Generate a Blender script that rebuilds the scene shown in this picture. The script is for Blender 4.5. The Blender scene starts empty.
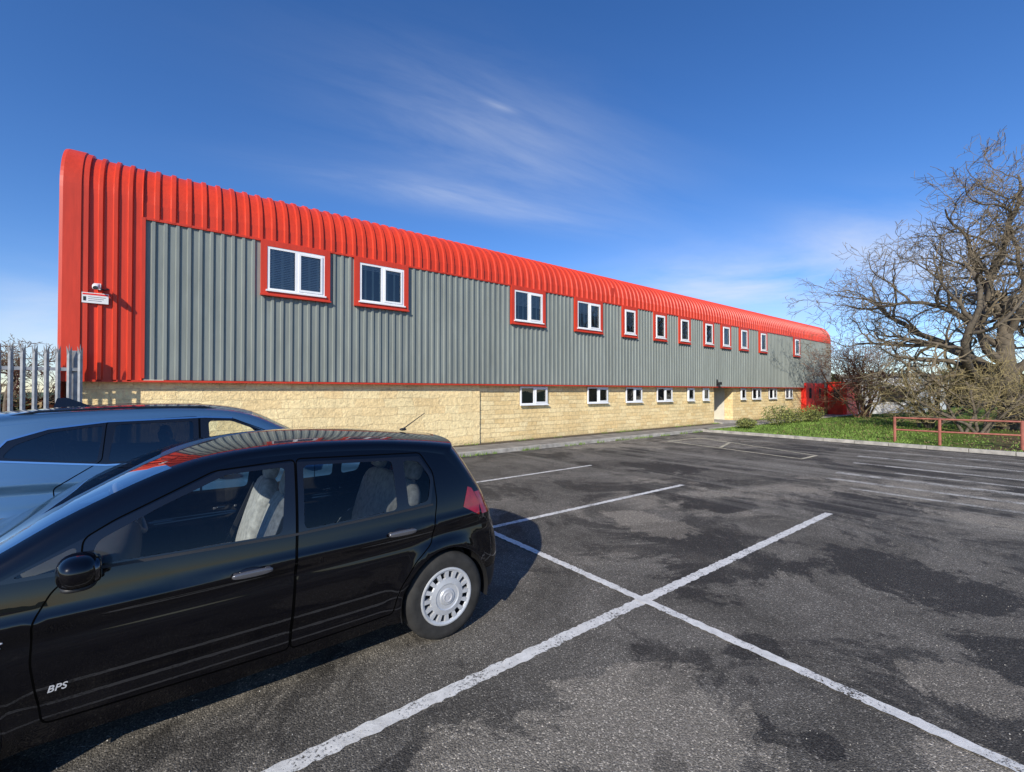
import bpy, bmesh, math, random
from mathutils import Vector, Matrix, noise
from mathutils.geometry import delaunay_2d_cdt
PI=math.pi
random.seed(7)
scene=bpy.context.scene
col=scene.collection
# ------------------------------------------------------------------ camera
F=440.0; H=1.8; A=math.radians(52.7)
cam=bpy.data.cameras.new('Camera'); cam.lens=F/1024*36; cam.sensor_width=36; cam.clip_start=.05; cam.clip_end=3000
co=bpy.data.objects.new('Camera',cam); col.objects.link(co)
co.location=(0,0,H); co.rotation_euler=(math.radians(90.65),0,A-PI/2)
scene.camera=co
scene.view_settings.view_transform='Standard'
scene.view_settings.look='None'
scene.view_settings.exposure=0

# ------------------------------------------------------------------ materials
class NT:
    def __init__(s,tree): s.t=tree
    def n(s,typ,props=None,**inp):
        nd=s.t.nodes.new(typ)
        for k,v in (props or {}).items(): setattr(nd,k,v)
        for k,v in inp.items():
            key=int(k[1:]) if k[0]=='i' and k[1:].isdigit() else k.replace('_',' ')
            sock=nd.inputs[key]
            if isinstance(v,bpy.types.NodeSocket): s.t.links.new(v,sock)
            else:
                if isinstance(v,(tuple,list)) and len(v)==3 and sock.type=='RGBA': v=(*v,1)
                sock.default_value=v
        return nd
    def noise(s,vec,scale,detail=4,rough=.6,dist=0):
        return s.n('ShaderNodeTexNoise',Vector=vec,Scale=scale,Detail=detail,Roughness=rough,Distortion=dist).outputs['Fac']
    def ramp(s,fac,stops):
        nd=s.t.nodes.new('ShaderNodeValToRGB'); s.t.links.new(fac,nd.inputs[0])
        e=nd.color_ramp.elements
        while len(e)<len(stops): e.new(.5)
        for el,(p,c) in zip(e,stops):
            el.position=p; el.color=(c,c,c,1) if isinstance(c,(int,float)) else (*c,1)
        return nd.outputs[0]
    def mix(s,fac,a,b,bt='MIX'):
        nd=s.t.nodes.new('ShaderNodeMix'); nd.data_type='RGBA'; nd.blend_type=bt
        for sock,v in ((nd.inputs[0],fac),(nd.inputs[6],a),(nd.inputs[7],b)):
            if isinstance(v,bpy.types.NodeSocket): s.t.links.new(v,sock)
            else: sock.default_value=(*v,1) if isinstance(v,(tuple,list)) and len(v)==3 else v
        return nd.outputs[2]
    def m(s,op,a,b=0,c=0,clamp=False):
        nd=s.t.nodes.new('ShaderNodeMath'); nd.operation=op; nd.use_clamp=clamp
        for i,v in enumerate((a,b,c)):
            if isinstance(v,bpy.types.NodeSocket): s.t.links.new(v,nd.inputs[i])
            else: nd.inputs[i].default_value=v
        return nd.outputs[0]
    def mapping(s,vec,scale=(1,1,1),rot=(0,0,0),loc=(0,0,0)):
        return s.n('ShaderNodeMapping',Vector=vec,Scale=scale,Rotation=rot,Location=loc).outputs[0]
    def bump(s,h,strength,dist):
        return s.n('ShaderNodeBump',Height=h,Strength=strength,Distance=dist).outputs[0]
def newmat(name):
    m=bpy.data.materials.new(name); m.use_nodes=True
    t=m.node_tree; t.nodes.clear(); N=NT(t)
    out=t.nodes.new('ShaderNodeOutputMaterial')
    return m,N,out
def pbr(N,out,**k):
    p=N.n('ShaderNodeBsdfPrincipled',**k); N.t.links.new(p.outputs[0],out.inputs[0]); return p
def simple(name,c,rough=.5,metal=0,var=.15,scale=3,bump=0,bscale=40,coat=0,bdist=.01,spec=.5):
    m,N,out=newmat(name)
    tc=N.n('ShaderNodeTexCoord').outputs['Object']
    f=N.noise(tc,scale,4,.6)
    lo=tuple(x*(1-var) for x in c); hi=tuple(min(1,x*(1+var)) for x in c)
    cc=N.ramp(f,[(.3,lo),(.7,hi)])
    k=dict(Base_Color=cc,Roughness=rough,Metallic=metal,Coat_Weight=coat,Specular_IOR_Level=spec)
    if coat: k['Coat_Roughness']=.03
    p=pbr(N,out,**k)
    if bump:
        N.t.links.new(N.bump(N.noise(tc,bscale,4,.6),bump,bdist),p.inputs['Normal'])
    return m
def glassmat(name,tint,extra=.0,mul=1.0,wave=.12):
    m,N,out=newmat(name)
    tr=N.n('ShaderNodeBsdfTransparent',Color=(*tint,1))
    tc=N.n('ShaderNodeTexCoord').outputs['Object']
    gl=N.n('ShaderNodeBsdfGlossy',Color=(1,1,1,1),Roughness=.012)
    N.t.links.new(N.bump(N.noise(tc,1.3,1,.5),wave,.02),gl.inputs['Normal'])
    fr=N.n('ShaderNodeFresnel',IOR=1.5).outputs[0]
    fr=N.m('MULTIPLY_ADD',fr,mul,extra,clamp=True)
    mx=N.n('ShaderNodeMixShader',i0=fr,i1=tr.outputs[0],i2=gl.outputs[0])
    N.t.links.new(mx.outputs[0],out.inputs[0]); return m

def asphalt():
    m,N,out=newmat('asphalt')
    tc=N.n('ShaderNodeTexCoord').outputs['Object']
    big=N.noise(tc,.16,5,.62,.6); mid=N.noise(tc,.8,8,.74,.4); fine=N.noise(tc,95,3,.75)
    gv=N.n('ShaderNodeTexVoronoi',Vector=tc,Scale=125); grit=gv.outputs['Distance']; gcol=N.n('ShaderNodeSeparateColor',Color=gv.outputs['Color']).outputs[0]
    base=N.mix(N.ramp(mid,[(.40,0),(.60,1)]),(.100,.091,.076),(.176,.160,.134))
    light=N.m('MULTIPLY',N.ramp(big,[(.49,0),(.55,1)]),N.ramp(mid,[(.45,0),(.53,1)]))
    def blob(x,y,r,w=.6):
        d=N.n('ShaderNodeVectorMath',{'operation':'DISTANCE'},i0=N.mapping(tc,(1,1,0)),i1=(x,y,0)).outputs['Value']
        d=N.m('ADD',d,N.m('MULTIPLY',N.m('SUBTRACT',mid,.5),r*5.0))
        return N.m('MULTIPLY_ADD',d,-1/(r*.16),1/.16,clamp=True)
    pale=light
    for b in ((2.15,1.55,.5),(3.9,.5,.32),(6.5,-.2,.6),(1.0,1.6,.35),(5.2,3.7,.5),(3.0,.3,.25)): pale=N.m('MAXIMUM',pale,N.m('MULTIPLY',blob(*b),.9))
    c=N.mix(N.m('MULTIPLY',pale,.8),base,(.30,.265,.21))
    damp=N.m('MULTIPLY',N.ramp(N.noise(tc,.45,8,.74,.8),[(.52,0),(.555,1)]),.85)
    for b in ((4.6,2.6,.8),(5.6,1.0,.7),(3.2,1.5,.2),(2.5,1.1,.09),(2.62,.85,.08),(1.9,1.25,.07),(8.5,2.5,1.0),(9,6,.9),(4.4,.2,.4),(2.6,1.9,.12),(7.0,3.6,.6)): damp=N.m('MAXIMUM',damp,blob(*b))
    damp=N.m('MULTIPLY',damp,N.m('SUBTRACT',1,N.m('MULTIPLY',pale,.6)))
    c=N.mix(N.m('MULTIPLY',damp,.80),c,(.040,.037,.033))
    st=N.noise(N.mapping(tc,(1.6,.07,1)),1.0,6,.7,.3)
    sx=N.n('ShaderNodeSeparateXYZ',Vector=tc).outputs[0]
    far=N.ramp(N.m('MULTIPLY',sx,.1),[(.55,0),(.9,1)])
    c=N.mix(N.m('MULTIPLY',N.m('MULTIPLY',N.ramp(st,[(.5,0),(.60,1)]),far),.6),c,(.27,.25,.21))
    sp=N.ramp(fine,[(.30,.52),(.5,1.0),(.70,1.65)])
    c=N.mix(1.0,c,sp,'MULTIPLY')
    g=N.ramp(gcol,[(.0,.56),(.70,1.0),(.90,1.2),(1.0,2.7)])
    c=N.mix(.88,c,N.mix(1,c,g,'MULTIPLY'))
    cr=N.n('ShaderNodeTexVoronoi',{'feature':'DISTANCE_TO_EDGE'},Vector=N.n('ShaderNodeVectorMath',{'operation':'ADD'},i0=tc,i1=N.n('ShaderNodeTexNoise',Vector=tc,Scale=1.5,Detail=4).outputs['Color']).outputs[0],Scale=.28).outputs['Distance']
    crm=N.m('MULTIPLY',N.ramp(cr,[(.0,1),(.0030,0)]),N.ramp(big,[(.45,0),(.55,.7)]))
    c=N.mix(crm,c,(.014,.014,.014))
    rough=N.m('SUBTRACT',.94,N.m('MULTIPLY',damp,.2))
    p=pbr(N,out,Base_Color=c,Roughness=rough,Specular_IOR_Level=.15)
    hgt=N.m('ADD',N.m('MULTIPLY',fine,.6),N.m('MULTIPLY',grit,-.8))
    N.t.links.new(N.bump(hgt,.75,.007),p.inputs['Normal'])
    return m
def linepaint(name,c,wear,lo=.0):
    m,N,out=newmat(name)
    tc=N.n('ShaderNodeTexCoord').outputs['Object']
    f=N.noise(tc,55,5,.8); g=N.noise(tc,3,4,.6)
    k=N.m('ADD',N.m('MULTIPLY',f,.65),N.m('MULTIPLY',g,.35))
    a=N.ramp(k,[(wear-.025,0),(wear+.025,1)])
    cc=N.ramp(N.noise(tc,14,4),[(.3,tuple(x*.72 for x in c)),(.7,c)])
    b=N.n('ShaderNodeBsdfPrincipled',Base_Color=cc,Roughness=.75)
    N.t.links.new(N.bump(f,.6,.006),b.inputs['Normal'])
    tr=N.n('ShaderNodeBsdfTransparent')
    mx=N.n('ShaderNodeMixShader',i0=a,i1=tr.outputs[0],i2=b.outputs[0])
    N.t.links.new(mx.outputs[0],out.inputs[0]); return m
def stone(name,bw,bh,c1,c2,mort,contrast,ms=.012,wb=(.10,.035,0)):
    m,N,out=newmat(name)
    tc=N.n('ShaderNodeTexCoord').outputs['Object']
    sx=N.n('ShaderNodeSeparateXYZ',Vector=tc)
    uv=N.n('ShaderNodeCombineXYZ',X=N.m('ADD',sx.outputs[0],sx.outputs[1]),Y=sx.outputs[2]).outputs[0]
    wob=N.n('ShaderNodeTexNoise',Vector=uv,Scale=2.2,Detail=4).outputs['Color']
    uvw=N.n('ShaderNodeVectorMath',{'operation':'MULTIPLY_ADD'},i0=wob,i1=wb,i2=uv).outputs[0]
    br=N.n('ShaderNodeTexBrick',{'offset':.43,'squash':1.7,'squash_frequency':3},Vector=uvw,Color1=c1,Color2=c2,Mortar=mort,Scale=1,Mortar_Size=ms,Mortar_Smooth=.5,Bias=0.0,Brick_Width=bw,Row_Height=bh)
    f=N.noise(uv,9,6,.72); g=N.noise(uv,.9,4,.6)
    c=N.mix(contrast,br.outputs['Color'],N.ramp(f,[(.3,.70),(.7,1.32)]),'MULTIPLY')
    c=N.mix(.5,c,N.mix(1,c,N.ramp(g,[(.3,.80),(.65,1.22)]),'MULTIPLY'))
    st=N.ramp(sx.outputs[2],[(.0,.5),(.3,1.0)])
    c=N.mix(.7,c,N.mix(1,c,st,'MULTIPLY'))
    p=pbr(N,out,Base_Color=c,Roughness=.92,Specular_IOR_Level=.1)
    h=N.m('ADD',N.m('MULTIPLY',br.outputs['Fac'],-.5),N.m('MULTIPLY',f,1.5))
    N.t.links.new(N.bump(h,.75,.038),p.inputs['Normal'])
    return m
def clad(name,c,rough):
    m,N,out=newmat(name)
    tc=N.n('ShaderNodeTexCoord').outputs['Object']
    f=N.noise(N.mapping(tc,(1.2,1.2,.25)),1.3,5,.65); g=N.noise(N.mapping(tc,(6,6,.5)),3,4,.6)
    cc=N.mix(N.ramp(f,[(.3,0),(.7,1)]),tuple(x*.86 for x in c),tuple(min(1,x*1.1) for x in c))
    cc=N.mix(.4,cc,N.mix(1,cc,N.ramp(g,[(.3,.72),(.7,1.15)]),'MULTIPLY'))
    pbr(N,out,Base_Color=cc,Roughness=rough,Specular_IOR_Level=.4)
    return m
def paint(name,c,metal,spec=.5,rough=.35,dirt=.12):
    m,N,out=newmat(name)
    tc=N.n('ShaderNodeTexCoord').outputs['Object']
    f=N.noise(tc,5,5,.7)
    sep=N.n('ShaderNodeSeparateXYZ',Vector=tc).outputs[2]
    low=N.ramp(sep,[(.15,1),(.45,.06)])
    d=N.m('MULTIPLY',N.m('MULTIPLY',low,N.ramp(f,[(.35,.2),(.7,1)])),dirt)
    cc=N.mix(d,c,(.16,.14,.115))
    r=N.m('ADD',rough,N.m('MULTIPLY',d,.5))
    pbr(N,out,Base_Color=cc,Metallic=metal,Roughness=r,Specular_IOR_Level=spec,Coat_Weight=1.0,Coat_Roughness=N.m('MULTIPLY_ADD',d,.5,.006))
    return m
def lawnmat():
    m,N,out=newmat('lawn')
    tc=N.n('ShaderNodeTexCoord').outputs['Object']
    y=N.n('ShaderNodeSeparateXYZ',Vector=tc).outputs[1]
    f=N.noise(tc,2.2,5,.65); g=N.noise(tc,.5,4,.6)
    grass=N.mix(N.ramp(f,[(.3,0),(.7,1)]),(.07,.12,.022),(.17,.24,.045))
    brown=N.mix(N.ramp(f,[(.3,0),(.7,1)]),(.08,.06,.032),(.18,.145,.08))
    k=N.m('ADD',N.m('MULTIPLY',y,.2),N.m('MULTIPLY',g,1.2))
    c=N.mix(N.ramp(N.m('MULTIPLY',k,.5),[(.46,1),(.62,0)]),grass,brown)
    p=pbr(N,out,Base_Color=c,Roughness=1,Specular_IOR_Level=.1)
    N.t.links.new(N.bump(N.noise(tc,30,4,.7),.9,.05),p.inputs['Normal'])
    return m
M={}
M['asphalt']=asphalt()
M['line']=linepaint('white line paint',(.80,.78,.72),.432)
M['faded']=linepaint('faded line paint',(.58,.55,.48),.478)
M['yellow']=linepaint('pale yellow line paint',(.68,.62,.44),.45)
M['stoneL']=stone('rough sandstone',.50,.24,(.96,.77,.42),(.90,.67,.34),(.80,.62,.34),.7,.006,(.30,.16,0))
M['stoneR']=stone('coursed sandstone',.40,.15,(.96,.77,.42),(.84,.61,.29),(.66,.50,.27),.7,.007,(.20,.06,0))
M['red']=clad('red steel cladding',(.68,.052,.018),.42)
M['redflat']=clad('red steel flashing',(.64,.050,.020),.45)
M['reddoor']=simple('bright red door',(.85,.030,.018),.4,0,.08)
M['grey']=clad('grey steel cladding',(.245,.268,.240),.45)
M['upvc']=simple('white upvc',(.86,.86,.85),.35,0,.04,2)
M['pane']=glassmat('window glass',(.80,.85,.85),.06,.9)
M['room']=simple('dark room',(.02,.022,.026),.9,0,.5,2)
M['blind']=simple('grey blind',(.40,.41,.44),.7,0,.1)
M['conc']=simple('concrete kerb',(.38,.355,.31),.9,0,.35,4,.6,40)
M['pave']=simple('pavement tarmac',(.22,.205,.18),.92,0,.35,2.5,.7,60)
M['soil']=simple('soil',(.09,.07,.045),1,0,.4,6,.8,30,bdist=.03)
M['lawn']=lawnmat()
M['field']=simple('field',(.07,.10,.03),1,0,.4,.15)
M['blade']=simple('grass blades',(.17,.27,.045),.8,0,.5,1.5)
M['leafA']=simple('shrub leaf',(.22,.24,.06),.6,0,.45,3)
M['leafB']=simple('dark leaf',(.05,.07,.025),.6,0,.45,3)
M['leafdry']=simple('dry leaf',(.22,.155,.07),.8,0,.4,3)
M['bark']=simple('oak bark',(.135,.110,.078),.95,0,.4,5,.8,25,bdist=.03)
M['twig']=simple('oak twigs',(.19,.150,.095),.95,0,.3,2)
M['twigY']=simple('mossy twigs',(.30,.24,.11),.95,0,.3,2)
M['twigR']=simple('red brown twigs',(.24,.12,.07),.95,0,.3,2)
M['galv']=simple('galvanised steel',(.30,.305,.31),.5,.4,.3,6)
M['rail']=simple('rusty red rail',(.34,.11,.075),.6,0,.3,6)
M['black']=simple('black plastic',(.018,.018,.019),.5,0,.2)
M['dash']=simple('dark grey dashboard',(.05,.05,.052),.7,0,.2)
M['gloss']=simple('gloss black trim',(.006,.006,.007),.12,0,.1,coat=1,spec=.2)
M['shut']=simple('shut line',(.002,.002,.002),1,0,.1,spec=0)
M['rubber']=simple('tyre rubber',(.032,.031,.029),.85,0,.3,12,spec=.25)
M['hub']=simple('silver wheel trim',(.52,.53,.54),.36,.25,.12,9)
M['silver']=simple('silver badge',(.60,.60,.61),.3,.3,.03)
M['chrome']=simple('chrome',(.75,.75,.76),.12,1,.03)
M['mirror']=simple('dark mirror glass',(.10,.10,.11),.1,1,.03)
M['handle']=simple('black handle greyed by sky reflection',(.10,.10,.11),.2,.3,.05,coat=1)  # handles are body black; the sky's reflection is put into this grey
M['redlamp']=simple('red lamp',(.24,.004,.006),.12,0,.25,30,coat=1)
M['clearlamp']=simple('clear lamp',(.5,.52,.55),.1,.3,.15,30,coat=1)
M['carglass']=glassmat('car glass',(.92,.96,.94),.0,.75,.05)
M['darkglass']=glassmat('privacy glass',(.12,.13,.14),.04,1,.05)
M['blackpaint']=paint('black car paint',(.0012,.0012,.0025),0,.05,rough=.25,dirt=.025)
M['bluepaint']=paint('blue car paint',(.060,.145,.265),.5,.5,rough=.36,dirt=.04)
M['seat']=simple('grey seat fabric',(.30,.295,.29),.95,0,.35,25)
M['wheelgrey']=simple('steering wheel leather',(.20,.20,.20),.6,0,.1)
M['lining']=simple('headliner',(.55,.55,.52),.95,0,.05)
M['signw']=simple('white sign',(.78,.78,.76),.5,0,.04)
M['cream']=simple('cream render',(.70,.65,.52),.9,0,.1,2)
M['white']=simple('white painted metal',(.75,.76,.76),.5,0,.06)

# ------------------------------------------------------------------ mesh helpers
class MB:
    def __init__(s): s.v=[];s.f=[];s.m=[]
    def quad(s,a,b,c,d,m=0):
        i=len(s.v); s.v+=[tuple(a),tuple(b),tuple(c),tuple(d)]; s.f.append((i,i+1,i+2,i+3)); s.m.append(m)
    def poly(s,pts,m=0):
        i=len(s.v); s.v+=[tuple(p) for p in pts]; s.f.append(tuple(range(i,i+len(pts)))); s.m.append(m)
    def box(s,x0,x1,y0,y1,z0,z1,m=0,ch=0):
        i=len(s.v)
        s.v+=[(x,y,z) for z in (z0,z1) for y in (y0,y1) for x in (x0,x1)]
        for f in ((0,2,3,1),(4,5,7,6),(0,1,5,4),(2,6,7,3),(0,4,6,2),(1,3,7,5)):
            s.f.append(tuple(i+k for k in f)); s.m.append(m)
    def tube(s,pts,rad,n=8,m=0,cap=False):
        pts=[Vector(p) for p in pts]
        if isinstance(rad,(int,float)): rad=[rad]*len(pts)
        i0=len(s.v); u=None
        for k,p in enumerate(pts):
            d=(pts[min(k+1,len(pts)-1)]-pts[max(k-1,0)])
            if d.length<1e-9: d=Vector((0,0,1))
            d.normalize()
            if u is None: u=d.orthogonal().normalized()
            else:
                u=u-d*u.dot(d)
                u=u.normalized() if u.length>1e-6 else d.orthogonal().normalized()
            w=d.cross(u)
            for j in range(n):
                a=2*PI*j/n; q=p+(u*math.cos(a)+w*math.sin(a))*rad[k]
                s.v.append((q.x,q.y,q.z))
        for k in range(len(pts)-1):
            for j in range(n):
                a=i0+k*n+j;b=i0+k*n+(j+1)%n
                s.f.append((a,b,b+n,a+n)); s.m.append(m)
        if cap:
            s.f.append(tuple(i0+j for j in reversed(range(n)))); s.m.append(m)
            e=i0+(len(pts)-1)*n; s.f.append(tuple(e+j for j in range(n))); s.m.append(m)
    def lathe(s,prof,c,n=32,m=0,a0=0,a1=2*PI):   # axis y ; prof (r,y)
        i0=len(s.v); full=abs(a1-a0-2*PI)<1e-6; nn=n if full else n+1
        for r,y in prof:
            for j in range(nn):
                a=a0+(a1-a0)*j/n
                s.v.append((c[0]+r*math.cos(a),c[1]+y,c[2]+r*math.sin(a)))
        for k in range(len(prof)-1):
            for j in range(n):
                a=i0+k*nn+j;b=i0+k*nn+((j+1)%nn)
                s.f.append((a,b,b+nn,a+nn)); s.m.append(m)
    def sell(s,c,r,e=.5,rot=None,nu=20,nv=12,m=0):   # superellipsoid
        R=rot or Matrix.Identity(3)
        sg=lambda v,p: math.copysign(abs(v)**p,v)
        i0=len(s.v)
        for a in range(nv+1):
            ph=-PI/2+PI*a/nv
            for b in range(nu):
                th=2*PI*b/nu
                p=Vector((r[0]*sg(math.cos(ph),e)*sg(math.cos(th),e),r[1]*sg(math.cos(ph),e)*sg(math.sin(th),e),r[2]*sg(math.sin(ph),e)))
                p=R@p+Vector(c); s.v.append(tuple(p))
        for a in range(nv):
            for b in range(nu):
                x=i0+a*nu+b;y=i0+a*nu+(b+1)%nu
                s.f.append((x,y,y+nu,x+nu)); s.m.append(m)
    def build(s,name,mats,parent=None,smooth=False,bevel=0):
        me=bpy.data.meshes.new(name); me.from_pydata(s.v,[],s.f)
        if not isinstance(mats,(list,tuple)): mats=[mats]
        for x in mats: me.materials.append(x)
        if len(mats)>1: me.polygons.foreach_set('material_index',s.m)
        if smooth: me.polygons.foreach_set('use_smooth',[True]*len(s.f))
        me.update()
        o=bpy.data.objects.new(name,me); col.objects.link(o)
        if parent: o.parent=parent
        if bevel:
            b=o.modifiers.new('b','BEVEL'); b.width=bevel; b.segments=2; b.limit_method='ANGLE'
        return o
def tag(o,label=None,cat=None,group=None,kind=None):
    if label:o['label']=label
    if cat:o['category']=cat
    if group:o['group']=group
    if kind:o['kind']=kind
    return o
def empty(name,loc=(0,0,0),rz=0,label=None,cat=None,group=None):
    o=bpy.data.objects.new(name,None); col.objects.link(o); o.location=loc; o.rotation_euler=(0,0,rz); o.empty_display_size=.2
    return tag(o,label,cat,group)

# ------------------------------------------------------------------ ground
def sheet(name,x0,x1,y0,y1,z,mat,label,cat):
    b=MB(); b.quad((x0,y0,z),(x1,y0,z),(x1,y1,z),(x0,y1,z)); o=b.build(name,mat); return tag(o,label,cat,kind='structure')
sheet('ground',-900,900,-900,900,-.03,M['field'],'green field ground reaching the horizon','ground')
sheet('car_park',-40,18.5,-60,10.4,0,M['asphalt'],'worn dark asphalt car park with damp patches','car park')
sheet('side_yard',-40,-1.8,10.4,30,-.006,M['asphalt'],'asphalt yard behind the steel fence','yard')
b=MB(); b.box(-1.8,40,10.55,11.93,-.02,.10)
tag(b.build('footpath',M['pave']),'tarmac footpath along the stone wall','footpath',kind='structure')
b=MB()
x=-12
while x<18.4:
    b.box(x,x+.905,10.4,10.548,-.02,.112); x+=.915
y=10.4
while y>-30:
    b.box(18.5,18.64,y-.905,y,-.02,.11); y-=.915
x=18.66
while x<39:
    b.box(x,x+.905,10.40,10.548,-.02,.112); x+=.915
tag(b.build('kerb',M['conc'],bevel=.012),'pale concrete kerb stones edging the car park','kerb',kind='structure')
b=MB(); b.box(-1.7,34,11.60,11.925,.09,.115)
tag(b.build('soil_strip',M['soil']),'strip of soil and weeds at the foot of the stone wall','soil',kind='structure')
# lawn
b=MB(); NX=40; NY=60
def lawnz(x,y): return .06+.18*max(0,min(1,(x-19)/6))*max(0,min(1,(10-y)/3))+.05*noise.noise(Vector((x*.4,y*.4,0)))
for i in range(NX):
    for j in range(NY):
        xs=[18.64+i*42/NX,18.64+(i+1)*42/NX]; ys=[-30+j*40.4/NY,-30+(j+1)*40.4/NY]
        b.quad((xs[0],ys[0],lawnz(xs[0],ys[0])),(xs[1],ys[0],lawnz(xs[1],ys[0])),(xs[1],ys[1],lawnz(xs[1],ys[1])),(xs[0],ys[1],lawnz(xs[0],ys[1])))
tag(b.build('lawn',M['lawn'],smooth=True),'grass lawn beyond the kerb under the bare trees','lawn',kind='structure')
b=MB(); rnd=random.Random(3)
for _ in range(22000):
    x=18.7+(rnd.random()**1.5)*19; y=rnd.uniform(-2,10.3)
    if x>30 and rnd.random()<.4: continue
    if y<3.6 and rnd.random()<.8: continue
    z=lawnz(x,y); a=rnd.random()*PI; h=rnd.uniform(.03,.09); w=.010+h*.07
    dx,dy=math.cos(a)*w,math.sin(a)*w; lx,ly=rnd.uniform(-.05,.05),rnd.uniform(-.05,.05)
    b.poly([(x-dx,y-dy,z-.01),(x+dx,y+dy,z-.01),(x+lx,y+ly,z+h)])
for _ in range(3500):   # weeds at wall and kerb
    x=rnd.uniform(4,34); y=rnd.choice([11.75+rnd.gauss(0,.07),10.40-abs(rnd.gauss(0,.03))])
    if noise.noise(Vector((x*1.3,y,5)))<.05: continue
    z=.1 if y>10.5 else 0; a=rnd.random()*PI; h=rnd.uniform(.03,.11); dx,dy=math.cos(a)*.012,math.sin(a)*.012
    b.poly([(x-dx,y-dy,z),(x+dx,y+dy,z),(x+rnd.uniform(-.04,.04),y+rnd.uniform(-.04,.04),z+h)])
tag(b.build('grass_blades',M['blade']),'short green grass blades on lawn and weeds','grass',kind='stuff')
b=MB(); rg=random.Random(12)
for _ in range(5200):
    x=rg.uniform(-1,9); y=rg.uniform(-3,7)
    if noise.noise(Vector((x*.9,y*.9,2)))<rg.uniform(-.25,.35): continue
    s=rg.uniform(.002,.0055); z=.002; a=rg.random()*6
    p=[(x+s*math.cos(a+k*2.1),y+s*math.sin(a+k*2.1),z) for k in range(3)]; t=(x,y,z+s*1.1)
    b.poly([p[0],p[1],t]); b.poly([p[1],p[2],t]); b.poly([p[2],p[0],t])
tag(b.build('loose_grit',M['conc']),'loose pale grit scattered over the tarmac','grit',kind='stuff')
# road markings
def marking(name,pts,w,mat,label,z=.004):
    b=MB(); p0=Vector(pts[0]); p1=Vector(pts[1]); d=(p1-p0); L=d.length; d.normalize(); n=Vector((-d.y,d.x))
    k=max(2,int(L/.03)); pv=None; r=random.Random(int(abs(p0.x*97+p0.y*31+p1.x*13)*10))
    for i in range(k+1):
        c=p0+d*(L*i/k); a=w/2+r.uniform(-.009,.009)*w*10; e=w/2+r.uniform(-.009,.009)*w*10
        q=((c+n*a).x,(c+n*a).y,z),((c-n*e).x,(c-n*e).y,z)
        if pv: b.quad(pv[0],pv[1],q[1],q[0])
        pv=q
    o=b.build(name,mat); tag(o,label,'road marking',kind='structure'); return o
marking('bay_line',((-1.6,2.34),(7.64,2.34)),.098,M['line'],'white bay line nearest the camera beside the black car')
marking('bay_line',((3.26,4.80),(7.72,4.74)),.09,M['line'],'white bay line behind the black car')
marking('bay_line',((4.6,7.33),(8.0,7.33)),.085,M['line'],'short white bay line nearest the building')
marking('bay_line',((-1.6,4.80),(3.17,4.80)),.09,M['line'],'white bay line between the black car and the blue car')
marking('bay_line',((-1.6,7.33),(3.17,7.33)),.09,M['line'],'white bay line on the far side of the blue car')
marking('centre_line',((3.20,-6),(3.20,5.0)),.088,M['line'],'long white line crossing the bay lines',z=.008)
for i,(X,y0) in enumerate(((9.9,2.7),(10.7,3.3),(11.6,3.4),(12.5,2.6),(13.5,3.6),(15.0,3.9),(16.6,4.2))):
    marking('faded_line',((X,y0),(X+.3,-14)),.13+.05*(i%3),M['faded'],'faded pale line across the right of the car park, row %d from the camera'%(i+1))
for p in (((14.0,9.2),(13.15,4.6)),((15.9,9.0),(14.2,4.65)),((13.2,4.62),(14.2,4.62)),((14.0,9.15),(15.9,9.0))):
    marking('box_line',p,.09,M['yellow'],'pale yellow line of the marked box near the entrance',z=.005 if abs(p[0][1]-p[1][1])>1 else .009)
marking('hatch_line',((13.7,7.1),(15.3,7.6)),.09,M['yellow'],'pale yellow hatch line inside the marked box',z=.009)

# ------------------------------------------------------------------ main building
Yf=11.75; XL=-1.78; XR=39.0; ZB=2.0; ZG=5.36; ZC=5.66; R=1.0; XG=-.56
bld=empty('industrial_building',(0,0,0),0,'long two storey red and grey clad industrial unit on a sandstone base','building')
def ribs(x0,x1,p,d):
    out=[]; x=x0
    while x<x1-1e-4:
        for fx,fd in ((0,0),(.58,0),(.66,1),(.92,1)):
            q=x+fx*p
            if q<x1: out.append((q,fd*d))
        x+=p
    out.append((x1,0)); return out
def sweep(b,prof,path,m=0):
    i0=len(b.v); n=len(path)
    for x,d in prof:
        for (y,z,ny,nz) in path: b.v.append((x,y+ny*d,z+nz*d))
    for i in range(len(prof)-1):
        for j in range(n-1):
            a=i0+i*n+j; b.f.append((a,a+n,a+n+1,a+1)); b.m.append(m)
def eavepath(z0,ext=0):
    P=[(Yf,z0,-1,0),(Yf,ZC,-1,0)]
    for k in range(1,17):
        a=PI/2*k/16; P.append((Yf+R-R*math.cos(a),ZC+R*math.sin(a),-math.cos(a),math.sin(a)))
    P.append((Yf+9,ZC+R+.45,-.05,1)); P.append((Yf+17,ZC+R,.05,1)); P.append((Yf+18,ZC,1,0)); P.append((Yf+18,0,1,0))
    return P
b=MB(); sweep(b,ribs(XG,XR,.2,.032),[(Yf,ZB+.03,-1,0),(Yf,ZG,-1,0)])
tag(b.build('wall_cladding',M['grey'],bld),'grey ribbed upper wall cladding')
b=MB(); sweep(b,ribs(XG,XR,.27,.038),[(p[0]-.012 if p[1]<=ZC else p[0],p[1],p[2],p[3]) for p in eavepath(ZG-.02)])
tag(b.build('roof',M['red'],bld),'red ribbed roof sheeting curving over the eave')
b=MB(); sweep(b,ribs(-1.38,XG,.22,.038),[(p[0]-.012,p[1],p[2],p[3]) for p in eavepath(ZB)][:19])
tag(b.build('corner_cladding',M['red'],bld),'full height red ribbed cladding at the left corner')
b=MB(); P=[(Yf-.02,ZB-.02,-1,0)]+eavepath(ZB)[1:]
sweep(b,[(XL,0),(XL,.06),(XL+.05,.075),(XL+.30,.075),(XL+.31,.055),(XL+.40,.055),(XL+.40,0)],P)
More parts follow.
